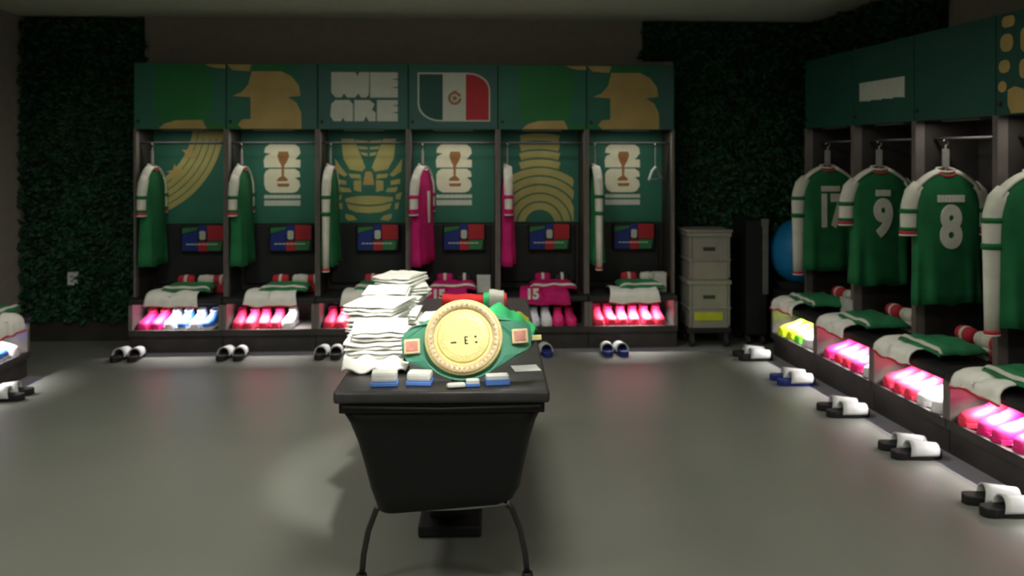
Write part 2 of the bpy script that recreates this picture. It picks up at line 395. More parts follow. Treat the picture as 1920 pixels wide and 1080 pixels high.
def door_we(door, k, y):
    # W and E above, A, R and E below: heavy block capitals with narrow cuts
    q = [[(26, 134), (72, 134), (75, 142), (79, 134), (98, 134), (97, 178), (92, 183), (82, 183), (77, 175), (71, 183), (56, 183), (50, 175), (45, 183), (34, 183), (26, 174)],
         [(99.5, 134), (152, 134), (152, 146), (138, 147), (152, 149), (152, 162), (138, 163), (152, 165), (152, 183), (99.5, 183)]]
    q += [[(26, 196), (34, 188), (60, 188), (67, 196), (67, 229), (52, 229), (48, 222), (44, 229), (30, 229), (24, 218)],
          [(69.5, 188), (98, 188), (108, 196), (103, 207), (110, 212), (110, 229), (97, 229), (92, 219), (87, 229), (69.5, 229)],
          [(112.5, 188), (152, 188), (152, 197), (140, 198), (152, 200), (152, 211), (140, 212), (152, 214), (152, 229), (112.5, 229)]]
    pprint('white_lettering', q, M['white'], door, k, y - .001)
    pprint('slate_print', [[(3, 130), (168, 130), (168, 243), (3, 243)]], M['blueteal'], door, k, y + .0006)
def flagshape(x0, y0, x1, y1, r):
    o = [(x0, y0)] + [(x1 - r + r * math.sin(R(a)), y0 + r * .8 - r * .8 * math.cos(R(a))) for a in range(0, 91, 15)] + [(x1, y1)]
    o += [(x0 + r - r * math.sin(R(a)), y1 - r * .8 + r * .8 * math.cos(R(a))) for a in range(0, 91, 15)]
    return o
def clipx(P, a, b): # clip polygon to a<=x<=b
    def half(P, f, x):
        o = []
        for i in range(len(P)):
            p, q = P[i], P[(i + 1) % len(P)]
            if f(p): o.append(p)
            if f(p) != f(q): t = (x - p[0]) / (q[0] - p[0]); o.append((x, p[1] + t * (q[1] - p[1])))
        return o
    P = half(P, lambda p: p[0] >= a, a); return half(P, lambda p: p[0] <= b, b)
def door_flag(door, k, y):
    pprint('flag_border', [flagshape(18, 134, 157, 229, 42)], M['white'], door, k, y - .0006)
    F = flagshape(21, 137, 154.5, 226.5, 40)
    pprint('flag_green', [clipx(F, 20, 66)], M['teal_dark'], door, k, y - .0015)
    pprint('flag_white', [clipx(F, 66.3, 110)], M['white'], door, k, y - .0015)
    pprint('flag_red', [clipx(F, 110.3, 156)], M['red'], door, k, y - .0015)
    pprint('flag_emblem', [arc(89, 184, 8, 13, 0, 340, 18), star(89, 184, 7), [(84, 170), (94, 169), (90, 175)]], M['bronze'], door, k, y - .003)
    pprint('slate_print', [[(3, 128), (168, 128), (168, 243), (3, 243)]], M['blueteal'], door, k, y + .0006)
def panel_arcs_stars(p, k, y):
    q = [arc(-48, 232, r, r + 10.2, 5 + (195 - r) * .0, 74 - (r - 130) * .14, 18) for r in (130, 142, 154, 166, 178)]
    q.append([(92, 247), (134, 247), (134, 262), (94, 262)])
    pprint('gold_stripes', q, M['olive'], p, k, y)
    pprint('gold_stars', [star(75, 290, 15, 8), star(50, 328, 17, -8)], M['gold'], p, k, y - .003)
def panel_arches(p, k, y):
    q = []
    for i, r in enumerate(range(12, 172, 17)):
        h = math.degrees(math.asin(min(1, (36 if r > 105 else 64) / r))) if r > 64 else 90
        h = min(h, 62 if 70 < r < 105 else h)
        q.append(arc(88, 430, r, r + 14, -90 - h, -90 + h, 14))
    q = [[(min(max(x, 22), 154), min(yy, 424)) for x, yy in P] for P in q]
    pprint('gold_arches', q[1:], M['olive'], p, k, y)
G_B = 'printed lockers along the back wall'; G_R = 'dark green lockers along the right wall'
BN = ['star-print locker', 'back locker second from left', 'mask-print locker', 'flag-door locker', 'arch-print locker', 'back locker by grey crates']
locker(BACK, 0, 'locker with gold stars and stripes on its back panel, left end of back row', G_B, lambda d, k, y: mural(d, 0, k, y), panel_arcs_stars)
locker(BACK, 1, 'locker with gold numeral door, between the star-print and mask-print lockers', G_B, lambda d, k, y: mural(d, 1, k, y), emblem)
locker(BACK, 2, 'locker with white block lettering on door and gold mask on back panel', G_B, door_we, mask)
locker(BACK, 3, 'locker with green, white and red flag on its door', G_B, door_flag, emblem)
locker(BACK, 4, 'locker with gold arches on its back panel, right of the flag locker', G_B, lambda d, k, y: mural(d, 0, k, y), panel_arches)
locker(BACK, 5, 'locker with gold numeral door at the right end of back row by grey crates', G_B, lambda d, k, y: mural(d, 1, k, y), emblem)
def door_strip(d, k, y):
    q = []; x = 22
    for i in range(12): q.append([(x + i * 10.6, 176), (x + i * 10.6 + 10.2, 176), (x + i * 10.6 + 10.2, 206 + (i % 3)), (x + i * 10.6, 206)])
    pprint('white_lettering', q, M['white'], d, k, y)
def door_dots(d, k, y):
    q = [rrect(12, 122, 34, 136, 6), rrect(9, 144, 31, 166, 9), rrect(6, 176, 26, 192, 8), rrect(5, 202, 20, 216, 7),
         [(22, 214), (34, 210), (48, 214), (60, 228), (64, 243), (28, 243), (22, 232)], rrect(44, 140, 62, 170, 8), rrect(42, 178, 60, 202, 8)]
    pprint('gold_dots', q, M['gold'], d, k, y)
RN = ['right locker nearest the corner', 'right locker with lettering strip', 'plain-doored right locker', 'right locker with gold dots']
RL = ['far right-wall locker nearest the corner, holding the number 17 shirt', 'right-wall locker with white lettering strip, holding the number 9 shirt',
      'right-wall locker with plain green door, holding the number 8 shirt', 'right-wall locker with gold dots on door, holding the number 4 shirt',
      'nearest right-wall locker, mostly past the picture edge']
for i in range(5):
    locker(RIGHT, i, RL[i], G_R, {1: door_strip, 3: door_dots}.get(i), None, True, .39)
locker(LEFT, 0, 'end locker of the left wall, only its bench end in view', None, None, None, True, .3)
locker(LEFT, -1, 'second locker along the left wall, past the picture edge', None, None, None, True, .3)

# the lockers' own lamps: downlight under each cabinet, led strip over each boot shelf
def locker_lights(row, i, led, down, col=(1, .93, .92)):
    w = row.w; p = row.p(i * w + w / 2, .11, .372)
    area('boot_led', p, w - .28, .02, led, col, (R(12) * 0, 0, row.a), 120)
    p = row.p(i * w + w / 2, row.set + .065, 1.75)
    area('cabinet_downlight', p, w - .2, .02, down, (1, .93, .82), (0, 0, row.a))
LED_B = [4.5, 4.2, 3.6, 2.5, .08, 4.8]; LED_R = [6.5, 6, 6.5, 6.5, 6]
for i in range(6): locker_lights(BACK, i, LED_B[i], [1.0, 1.3, .9, 1.3, .6, 1.1][i])
for i in range(5): locker_lights(RIGHT, i, LED_R[i], [.10, .16, .9, .9, .9][i])
locker_lights(LEFT, 0, 6, .4)

# ------------------------------------------------------------------ cushions in the back of every bay
def cushion(row, x, label, group):
    t = thing('printed_cushion', label, 'cushion', row.p(x, row.dep - .10, .745), row.a, group)
    MB().box(-.18, .18, 0, .045, 0, .235, .014).build('cushion_body', M['case'], t)
    k = lambda px, py: ((px - 50) * .0036, .235 - py * .00392)
    pprint('blue_print', [[(3, 22), (40, 12), (40, 2), (58, 2), (58, 20), (38, 22), (38, 56), (3, 56)]], M['blue'], t, k, -.0005)
    pprint('red_print', [[(59, 2), (96, 3), (96, 34), (60, 34)], [(39, 37), (60, 37), (60, 57), (39, 57)]], M['red'], t, k, -.0005)
    pprint('green_print', [[(61, 36), (94, 36), (90, 56), (61, 56)], [(3, 8), (38, 6), (38, 11), (3, 20)]], M['lgreen'], t, k, -.0005)
    pprint('white_emblem', [rrect(42, 14, 56, 33, 4), ], M['white'], t, k, -.002)
    pprint('white_lettering', [[(12 + i * 9, 41), (19.5 + i * 9, 41), (19.5 + i * 9, 43.6), (12 + i * 9, 43.6)] for i in range(8)], M['white'], t, k, -.002)
for i in range(6): cushion(BACK, i * BACK.w + .45, 'blue, red and green cushion in the ' + BN[i], 'printed cushions in the lockers')
for i in range(4): cushion(RIGHT, i * RIGHT.w + .40, 'blue, red and green cushion behind the shirt, ' + RN[i], 'printed cushions in the lockers')

# ------------------------------------------------------------------ shirts on hangers
def textmesh(txt, size, off, ext, sx=1.0):
    cu = bpy.data.curves.new('glyphs', 'FONT'); cu.body = txt; cu.size = size; cu.offset = off; cu.extrude = ext
    cu.align_x = 'CENTER'; cu.align_y = 'CENTER'; cu.space_character = 1.0
    o = bpy.data.objects.new('glyphs', cu); C.objects.link(o)
    bpy.context.view_layer.update()
    me = bpy.data.meshes.new_from_object(o.evaluated_get(bpy.context.evaluated_depsgraph_get()))
    C.objects.unlink(o); bpy.data.objects.remove(o)
    me.transform(Matrix.Rotation(R(90), 4, 'X') @ Matrix.Diagonal((sx, 1, 1, 1))); me.materials.clear(); return me
def shirt_rings(hem=-.78, k=0):
    """garment hanging in its own XZ plane, origin at the collar; faces -y"""
    prof = [(0.0, .062, .022), (-.02, .095, .026), (-.045, .135, .03), (-.075, .175, .034), (-.11, .20, .040), (-.17, .205, .046), (-.25, .203, .05),
            (-.35, .202, .05), (-.45, .203, .05), (-.55, .206, .05), (-.65, .211, .05), (-.72, .216, .05), (hem, .218, .05)]
    rings = []
    for z, a, b in prof:
        amp = max(0, (-z - .35)) * .05
        ring = []
        for j in range(40):
            th = 2 * math.pi * j / 40; c, s = math.cos(th), math.sin(th)
            x = a * math.copysign(abs(c) ** .6, c); y = b * math.copysign(abs(s) ** .5, s)
            y += amp * math.sin(x * 55 + k) * (1.0 if s < 0 else .6) + .004 * noise.noise(Vector((x * 9, z * 7, k)))
            ring.append((x, y, z + (.01 * math.sin(x * 30 + k) if z < -.7 else 0)))
        rings.append(ring)
    return rings
def sleeve_pts(side, ln):
    return [(side * .165, 0, -.085), (side * .205, 0, -.13), (side * .228, .0, -.20), (side * .236, 0, -.27), (side * .236, 0, -.33)] + (
        [(side * .236, 0, -.45), (side * .236, 0, -.60), (side * .234, 0, -.80)] if ln else [(side * .237, 0, -.36)])
def garment(loc, rz, label, body, trim, number, long_, group, hook=.19, name_n=8, seed=0, dark_num=False, cat='shirt', both=True, band='jersey', num_at=(0, -.335)):
    h = thing('clothes_hanger', 'grey hanger of the ' + label.replace(' hanging in the', ',').replace(' with white sleeves','').replace(' with white sleeve patches','').replace(' with long white sleeve','').replace('-sleeved shirt',''), 'hanger', (loc[0], loc[1], loc[2]), rz, 'hangers on the locker rails')
    MB().tube([(-.17, 0, -.070), (-.09, 0, -.025), (0, 0, 0), (.09, 0, -.025), (.17, 0, -.070)], .007, 8).build('shoulder_bar', M['hanger'], h)
    MB().tube([(0, 0, 0), (0, 0, hook - .05), (0, .010, hook - .02), (0, .012, hook), (0, 0, hook + .016), (0, -.014, hook + .006), (0, -.014, hook - .008)] if False else
              [(0, 0, 0), (0, 0, hook - .045)] + [(.017 * math.sin(R(a)) , 0, hook - .012 - .017 * math.cos(R(a)) ) for a in range(0, 241, 30)], .005, 8).build('hook', M['hanger'], h)
    MB().box(-.02, .02, -.006, .006, .03, hook - .05).build('size_tab', M['hanger'], h)
    t = thing('football_shirt', label, cat, loc, rz, group)
    MB().loft(shirt_rings(k=seed)).build('torso', body, t, True)
    for s in (-1, 1):
        pts = sleeve_pts(s, long_)
        rr = [.05, .058, .055, .052, .050] + ([.046, .043, .040] if long_ else [.052])
        sl = MB(); rings = []
        P = [Vector(p) for p in pts]
        for i, p in enumerate(P):
            tdir = (P[min(i + 1, len(P) - 1)] - P[max(i - 1, 0)]).normalized(); a = tdir.cross(Vector((0, 1, 0))).normalized()
            rings.append([p + a * rr[i] * math.cos(R(q)) + Vector((0, .62 * rr[i] * math.sin(R(q)), 0)) for q in range(0, 360, 24)])
        sl.loft(rings); so = sl.build('sleeve', trim, t, True)
        bb = MB()
        def ring(z0, z1, cx0, cx1, r):
            bb.loft([[(cx + r * math.cos(R(q)), .66 * r * math.sin(R(q)), z) for q in range(0, 360, 24)] for z, cx in ((z0, cx0), (z1, cx1))])
        ring(-.215, -.240, s * .232, s * .235, .059)
        bb.build('sleeve_band', body, so, True); bb = MB()
        if long_: ring(-.345, -.375, s * .236, s * .236, .056)
        else: ring(-.325, -.345, s * .236, s * .2365, .057)
        bb.build('sleeve_band', body, so, True)
        bb = MB(); zc = pts[-1][2]; r = rr[-1] + .003; cx = pts[-1][0]
        bb.loft([[(cx + r * math.cos(R(q)), .66 * r * math.sin(R(q)), z) for q in range(0, 360, 24)] for z in (zc + .012, zc - .006)])
        bb.build('cuff', M['jred'] if body is M['jersey'] else M['pink'], so, True)
        bb = MB(); r += .001
        bb.loft([[(cx + r * math.cos(R(q)), .66 * r * math.sin(R(q)), z) for q in range(0, 360, 24)] for z in (zc - .0065, zc - .016)])
        bb.build('cuff_piping', trim, so, True)
        sp = [Vector((s * x, 0, z)) for x, z in ((.055, .004), (.095, -.014), (.135, -.038), (.172, -.068), (.200, -.108))]
        MB().loft([[p + Vector((s * math.cos(R(q)) * .012 * .7, .036 * math.sin(R(q)), math.cos(R(q)) * .014)) for q in range(0, 360, 30)] for p in sp]).build('shoulder_stripe', trim, t, True)
    MB().tube([(-.062, -.0, .004), (-.05, -.022, -.012), (-.02, -.030, -.022), (.02, -.030, -.022), (.05, -.022, -.012), (.062, 0, .004), (.045, .024, .010), (0, .03, .014), (-.045, .024, .010), (-.062, 0, .004)], .007, 8).build('collar', M['jred'] if body is M['jersey'] else trim, t, True)
    MB().tube([(-.060, 0, .016), (-.045, .022, .024), (0, .028, .028), (.045, .022, .024), (.060, 0, .016), (0.04, -.018, .006), (0, -.024, .002), (-.04, -.018, .006), (-.060, 0, .016)], .007, 8).build('collar_band', trim, t, True)
    if number:
        me = textmesh(number, .33, .016, .004, .78 if len(number) == 1 else .62); me.materials.append(M['jwhite'])
        link('number', me, t, (num_at[0], -.0535, num_at[1]))
    if name_n:
        b = MB(); lw = .0215; x = -lw * name_n / 2
        for i in range(name_n):
            x0 = x + i * lw; hh = .021
            b.box(x0, x0 + lw * .9, -.056, -.050, -.155 - hh, -.155 + hh) if (i * 7 + name_n) % 3 else b.box(x0, x0 + lw * .45, -.056, -.050, -.155 - hh, -.155 + hh).box(x0 + .009, x0 + lw * .9, -.0562, -.050, -.163 - .013, -.155 + hh)
        b.build('name_lettering', M['jwhite'], t)
    return t
JZ = 1.455
def on_rail(row, i, x, y): p = row.p(i * row.w + x, y, JZ); return p
ra = RIGHT.a + R(90)
GS = 'green shirts hanging in the right lockers'
for i, (num, ln, nn, dx) in enumerate([('17', True, 7, 0), ('9', False, 5, 0), ('8', False, 8, 0), ('4', True, 8, 0)]):
    garment(on_rail(RIGHT, i, .13, .39), ra, 'green %s-sleeved shirt with white number %s hanging in the %s' % ('long' if ln else 'short', num, RN[i]), M['jersey'], M['jwhite'], num, ln, GS, name_n=nn, seed=i * 2.1)
GB = 'shirts hanging in the back lockers'
garment(on_rail(BACK, 0, .115, .19), R(90), 'green short-sleeved shirt with white sleeves hanging in the star-print locker', M['jersey'], M['jwhite'], '', False, GB, name_n=0, seed=1)
garment(on_rail(BACK, 1, .10, .19), R(88), 'green short-sleeved shirt hanging in the back locker second from left', M['jersey'], M['jwhite'], '', False, GB, name_n=0, seed=2)
garment(on_rail(BACK, 2, .09, .19), R(90), 'green shirt with long white sleeve hanging in the mask-print locker', M['jersey'], M['jwhite'], '', True, GB, name_n=0, seed=3)
garment(on_rail(BACK, 3, .11, .19), R(76), 'magenta long shirt with white sleeve patches hanging in the flag-door locker', M['pink'], M['jwhite'], '1', False, GB, name_n=0, seed=4)
garment(on_rail(BACK, 4, .08, .19), R(90), 'magenta shirt with white sleeve patches hanging in the arch-print locker', M['pink'], M['jwhite'], '', False, GB, name_n=0, seed=5)
garment(on_rail(BACK, 5, .08, .19), R(90), 'green shirt with long white sleeve hanging in the back locker by grey crates', M['jersey'], M['jwhite'], '', True, GB, name_n=0, seed=6)
h = thing('clothes_hanger', 'empty pale hanger at the right side of the back locker by grey crates', 'hanger', on_rail(BACK, 5, .585, .19), R(62), 'hangers on the locker rails')
MB().tube([(-.19, 0, -.10), (-.10, 0, -.03), (0, 0, 0), (.10, 0, -.03), (.19, 0, -.10)], .011, 8).tube([(-.19, 0, -.10), (.19, 0, -.10)], .006, 8).build('shoulder_bar', M['strap'], h)
MB().tube([(0, 0, 0), (0, 0, .145)] + [(.017 * math.sin(R(a)), 0, .178 - .017 * math.cos(R(a))) for a in range(0, 241, 30)], .005, 8).build('hook', M['hanger'], h)

# ------------------------------------------------------------------ folded kit on the seats
def wr(x, y, s=1.0): return noise.noise(Vector((x * 9 * s, y * 9 * s, 3.3)))
def kit(row, i, where, colour='green', hang=.10, x0=.12, scale=1.0, seed=0):
    zs = .426; pr = lambda x, y: row.p(i * row.w + x, y, zs)
    if colour == 'green': cm, cw, nm = M['lshirt'], M['jwhite'], 'green'
    else: cm, cw, nm = M['pink'], M['jwhite'], 'magenta'
    shorts_m = M['shorts'] if colour == 'green' else M['pink']
    # shorts draped over the seat edge
    t = thing('football_shorts', ('red-hemmed white shorts' if colour == 'green' else 'magenta shorts') + ' over the bench edge, ' + where, 'shorts', pr(x0, 0), row.a, 'shorts folded on the benches')
    W = (.44 if row is BACK else .37) * scale
    def path(v):  # arc length along the drape
        L = [(.30, .022), (.20, .040), (.10, .050), (.02, .046), (-.018, .030), (-.032, .004), (-.036, -.03), (-.038, -hang)]
        f = v * (len(L) - 1); a = min(int(f), len(L) - 2); f -= a
        return (L[a][0] * (1 - f) + L[a + 1][0] * f, L[a][1] * (1 - f) + L[a + 1][1] * f)
    def fn(u, v):
        y, z = path(v); x = u * W + (.03 * (1 - v)) * (1 if u < .5 else -1)
        k = .006 * math.sin(u * 11 + seed) + .007 * wr(u * .6 + seed, v * .6)
        lift = 0.018 * math.exp(-((u - .5) * 7) ** 2)
        return (x, y - (abs(k) * 1.0 if z < .03 else 0) - .004, z + k - lift * (z > .03) + (.005 * math.sin(u * 6.28 + seed) if v > .95 else 0))
    MB().sheet(fn, 22, 18, -.010).build('cloth', shorts_m, t, True)
    def hem(u, v):
        a = fn(u, 1.0); return (a[0], a[1] - .004, a[2] - .004 + .008 * v)
    MB().sheet(hem, 22, 1, .014).build('hem', M['jred'] if colour == 'green' else M['pink'], t, True)
    # folded shirt lying behind it
    t = thing('folded_shirt', 'folded %s shirt on the bench, %s' % (nm, where), 'shirt', pr(x0 + .10, 0), row.a, 'folded shirts on the benches')
    def fs(u, v):
        x = u * .40 * scale; y = .045 + v * .29
        e = min(u, 1 - u, v, 1 - v); z = .056 + .040 * min(1, e * 7) ** .6 + .012 * wr(u * .5 + seed, v * .5)
        return (x, y, z)
    MB().sheet(fs, 18, 12, -.016).build('cloth', cm, t, True)
    def st(u, v):
        a = fs(u * 1.0, .03 + .06 * v); return (a[0], a[1] - .004, a[2] + .004)
    MB().sheet(st, 18, 1, .004).build('white_trim', cw, t, True)
    # rolled socks behind
    for j, (sx, m, nm2) in enumerate([(.20, M['jred'] if colour == 'green' else M['pink'], 'red' if colour == 'green' else 'magenta'), (.37, M['jwhite'] if colour == 'green' else M['rubber'], 'white' if colour == 'green' else 'black'), (.50, M['jred'] if colour == 'green' else M['rubber'], 'dark red' if colour == 'green' else 'dark')]):
        if colour != 'green' and j == 2: continue
        t = thing('rolled_socks', '%s roll of socks, %s on the bench, %s' % (nm2, ('leftmost', 'middle', 'rightmost')[j], where), 'socks', row.p(i * row.w + x0 + sx * scale + .03, row.dep - .20 if row is BACK else .39, zs), row.a, 'rolled socks on the benches')
        L = .13
        MB().loft([[(xx, r * math.cos(R(q)), .055 + 0.048 + r * math.sin(R(q)) * 1.0) for q in range(0, 360, 24)] for xx, r in ((-L / 2, .03), (-L / 2 + .012, .043), (0, .046), (L / 2 - .012, .043), (L / 2, .03))]).box(-L / 2 + .01, L / 2 - .01, -.038, .038, .001, .07, .012).build('roll', m, t, True)
        MB().loft([[(xx, r * math.cos(R(q)), .103 + r * math.sin(R(q))) for q in range(0, 360, 24)] for xx, r in ((-.012, .0475), (.012, .0475))]).build('turn_over', cw, t, True)
for i, (c, x0) in enumerate([('green', .13), ('green', .17), ('green', .20), ('magenta', .07), ('magenta', .16), ('green', .16)]):
    kit(BACK, i, BN[i], c, .055, x0, .95, i * 1.7)
for i in range(4): kit(RIGHT, i, RN[i], 'green', .035, .10, 1.0, 10 + i * 2.3)
kit(LEFT, 0, 'left-wall locker', 'green', .07, .22, 1.0, 30)
# printed pale number on the magenta shorts
for i, nx in ((3, .15), (4, .17)):
    o = thing('number_transfer', 'pale number panel on the magenta shorts of the ' + BN[i], 'number panel', BACK.p(i * BACK.w + nx + .05, -.062, .395), 0)
    me = textmesh('15', .11, .006, .003, .95); me.materials.append(M['jwhite']); link('digits', me, o, (.05, 0, .055))
def small_box(loc, sx, sy, sz, m, m2, label, group, rz=0, cat='box', name='carton'):
    t = thing(name, label, cat, loc, rz, group)
    MB().box(-sx / 2, sx / 2, -sy / 2, sy / 2, 0, sz, .006).build('carton_body', m, t)
    MB().box(-sx / 2 - .002, sx / 2 + .002, -sy / 2 - .002, sy / 2 + .002, sz, sz + .008, .003).build('lid', m2, t)
small_box(BACK.p(3 * BACK.w + .61, .22, .426), .11, .10, .13, M['plate'], M['strap'], 'white box on the bench of the flag-door locker', 'white boxes on the benches')
small_box(RIGHT.p(.66, .33, .426), .14, .18, .11, M['plate'], M['strap'], 'white box on the bench between the number 17 and number 9 shirts', 'white boxes on the benches')
small_box(BACK.p(5 * BACK.w + .62, .20, .426), .10, .10, .15, M['plate'], M['strap'], 'white box on the bench of the locker beside the grey crates', 'white boxes on the benches')

# ------------------------------------------------------------------ boots under the benches
def boot_meshes(m_up, m_sole, m_lace):
    """toe points to -y, origin under the middle"""
    prof = [(.130, .020, .060), (.125, .030, .078), (.10, .036, .086), (.06, .037, .080), (.02, .037, .066), (-.02, .041, .054), (-.06, .046, .046), (-.095, .044, .040), (-.12, .034, .033), (-.135, .016, .026)]
    rings = []
    for y, a, h in prof:
        ring = []
        for q in range(0, 360, 24):
            c, s = math.cos(R(q)), math.sin(R(q)); ring.append((a * math.copysign(abs(c) ** .7, c), y, .012 + h * .5 + h * .5 * math.copysign(abs(s) ** .75, s)))
        rings.append(ring)
    up = MB().loft(rings).mesh('upper', m_up, True)
    out = [(.022, .132), (.036, .11), (.037, .05), (.038, 0), (.047, -.05), (.046, -.09), (.034, -.125), (.0, -.140)]
    out = out + [(-x, y) for x, y in out[-2::-1]]
    b = MB(); b.loft([[(x, y, .008) for x, y in out], [(x * 1.03, y * 1.01, .022) for x, y in out]])
    sole = b.mesh('sole', m_sole)
    st = MB()
    for x, y in ((-.022, .10), (.022, .10), (-.028, -.03), (.028, -.03), (-.022, -.09), (.022, -.09)): st.cyl((x, y, 0), .005, .010, 8, 'z', .008)
    studs = st.mesh('studs', m_sole)
    b = MB()
    for k, y in enumerate((.02, .0, -.02, -.04)): b.tube([(-.022, y, .074 - k * .006), (0, y - .003, .081 - k * .0075), (.022, y, .074 - k * .006)], .0028, 6)
    b.tube([(-.028, .045, .088), (-.026, .095, .098), (0, .118, .097), (.026, .095, .098), (.028, .045, .088), (0, .03, .086), (-.028, .045, .088)], .005, 6)
    lace = b.mesh('laces', m_lace, True)
    return up, sole, studs, lace
BM = {'pink': boot_meshes(M['bpink'], M['bpink'], M['bmag']), 'magenta': boot_meshes(M['bmag'], M['bmag'], M['bpink']), 'white': boot_meshes(M['bwhite'], M['bwhite'], M['plate']),
      'sky blue': boot_meshes(M['bblue'], M['bwhite'], M['bwhite']), 'neon yellow': boot_meshes(M['byel'], M['byel'], M['bgreen']), 'neon green': boot_meshes(M['bgreen'], M['bgreen'], M['byel'])}
ORD = ['first', 'second', 'third', 'fourth', 'fifth', 'sixth', 'seventh']
def boots(row, i, where, seq, x0=.095, dx=.1, scale=1.0, tilt=0):
    for j, c in enumerate(seq):
        if not c: continue
        p = row.p(i * row.w + x0 + j * dx, .165 + random.uniform(-.01, .012), .166)
        t = thing('football_boot', '%s boot, %s from left under the bench, %s' % (c, ORD[j], where), 'boot', p, row.a + R(tilt + random.uniform(-6, 6)), '%s boots under the benches' % c)
        t.scale = (scale, scale, scale * 1.45)
        for nm, me in zip(('upper', 'sole', 'studs', 'laces'), BM[c]): link(nm, me, t)
P, W_, Bl, Mg, Y_, G_ = 'pink', 'white', 'sky blue', 'magenta', 'neon yellow', 'neon green'
boots(BACK, 0, BN[0], [Mg, Mg, W_, Bl, W_, Bl]); boots(BACK, 1, BN[1], [P, P, P, P, W_]); boots(BACK, 2, BN[2], [P, P, P, P, W_])
boots(BACK, 3, BN[3], [W_, P]); boots(BACK, 4, BN[4], [None, None, W_, W_, Mg, Mg]); boots(BACK, 5, BN[5], [P, P, P, P, P, P])
boots(RIGHT, 0, RN[0], [Y_, Y_, G_, W_], x0=.14, dx=.13, scale=1.2); boots(RIGHT, 1, RN[1], [Mg, P, P, Mg, W_], x0=.11, dx=.125, scale=1.15)
boots(RIGHT, 2, RN[2], [P, P, P, W_, W_], x0=.11, dx=.125, scale=1.15); boots(RIGHT, 3, RN[3], [P, Mg, Mg, Mg, W_], x0=.11, dx=.125, scale=1.15)
boots(LEFT, 0, 'left-wall locker', [None, None, P, Bl, Bl, W_], x0=.1, dx=.105, scale=1.1)

# ------------------------------------------------------------------ slides on the floor
def slide_meshes(m):
    out = [(.030, .13), (.042, .10), (.044, .04), (.040, 0), (.036, -.05), (.038, -.09), (.034, -.12), (.0, -.135)]
    out = out[::-1]; L = [(x, y) for x, y in out] ; top = [(0, .142)]
    out = [(.0, .142)] + [(.030, .13), (.044, .10), (.047, .04), (.042, 0), (.037, -.05), (.038, -.09), (.030, -.122), (0, -.135)]
    out = out + [(-x, y) for x, y in out[-2:0:-1]]
    b = MB().loft([[(x * .95, y, 0) for x, y in out], [(x * 1.02, y, .012) for x, y in out], [(x * 1.02, y, .028) for x, y in out], [(x * .94, y * .98, .032) for x, y in out]])
    foot = b.mesh('footbed', m)
    def fn(u, v):
        a = R(-8 + 196 * u); y = -.05 + .155 * v + .012 * math.sin(math.pi * u)
        return (.050 * math.cos(a), y, .020 + (.052 - .012 * v) * max(0, math.sin(a)) ** .8 - (.002 if math.sin(a) < 0 else 0))
    strap = MB().sheet(fn, 14, 5, .006).mesh('strap', M['strap'], True)
    return foot, strap
SL = {'black': slide_meshes(M['rubber']), 'blue': slide_meshes(M['navy'])}
def slides(x, y, rz, col, where):
    for j, s in enumerate((-1, 1)):
        dx, dy = .050 * s * math.cos(rz), .060 * s * math.sin(rz)
        t = thing('slide_sandal', '%s slide sandal with white strap, %s of pair, by the %s' % (col, ('left', 'right')[j], where), 'sandal', (x + dx + .006 * s, y + dy, .002), rz + R(4 * s), 'slide sandals in front of the lockers')
        t.scale = (1.0, .95, 1.25)
        link('footbed', SL[col][0], t); link('strap', SL[col][1], t)
for u, c, wh in ((.065, 'black', BN[0]), (.125, 'black', BN[1]), (.135, 'black', BN[2]), (.16, 'black', BN[3]), (.31, 'blue', BN[4]), (.18, 'blue', BN[5])):
    i = BN.index(wh); p = BACK.p(i * BACK.w + u, -.17); slides(p[0], p[1], 0, c, wh)
for i, (c, wh) in enumerate([('black', RN[0]), ('blue', RN[1]), ('black', RN[2]), ('black', RN[3]), ('black', 'right locker nearest the viewer')]):
    p = RIGHT.p(i * .70 + .10, -.20); slides(p[0], p[1], RIGHT.a - R(8), c, wh)
p = LEFT.p(.20, -.14); slides(p[0], p[1], LEFT.a + R(10), 'black', 'left-wall bench')

# ------------------------------------------------------------------ crates on a dolly, flight case and ball in the corner
t = thing('crate_dolly', 'low black wheeled dolly under the grey crates', 'dolly', (1.935, 6.98, 0), 0)
MB().box(-.18, .18, -.16, .16, .115, .155, .006).build('deck', M['rubber'], t)
for sx in (-1, 1):
    for sy in (-1, 1):
        o = MB().cyl((-.014, 0, 0), .045, .028, 16, 'x').build('caster', M['slot'], t, loc=(sx * .14, sy * .12, .045))
        MB().box(-.020, .020, -.02, .02, .0, .072).build('fork', M['dmetal'], o)
for j, (z, lb) in enumerate([(.156, 'grey plastic crate with yellow label, bottom of the stack on the dolly'), (.545, 'grey plastic crate with lid, top of the stack on the dolly')]):
    t = thing('plastic_crate', lb, 'crate', (1.935, 6.98, z), 0, 'stacked grey crates')
    b = MB()
    b.loft([[(x * a, y * a, zz) for x, y in ((-.17, -.15), (.17, -.15), (.17, .15), (-.17, .15))] for zz, a in ((0, .95), (.38, 1.0))])
    b.build('shell', M['crate'], t)
    MB().box(-.178, .178, -.158, .158, .155, .168, .003).build('rib', M['crate'], t)
    MB().box(-.182, .182, -.162, .162, .35, .386, .006).build('rim', M['crate'], t)
    for x in (-.165, .15): MB().box(x, x + .015, -.166, -.14, .02, .35).build('corner_rib', M['crate'], t)
    MB().box(-.05, .05, -.1515, -.13, .235, .265, .004).build('handle_slot', M['slot'], t)
    if j == 0: MB().box(-.12, .11, -.1535, -.14, .06, .125).build('yellow_label', M['yellow'], t, label='yellow label')
    else: MB().box(-.19, .19, -.17, .17, .387, .405, .006).build('lid', M['crate'], t)
t = thing('flight_case', 'tall black flight case with metal edge between crates and right lockers', 'case', (2.335, 7.02, 0), 0)
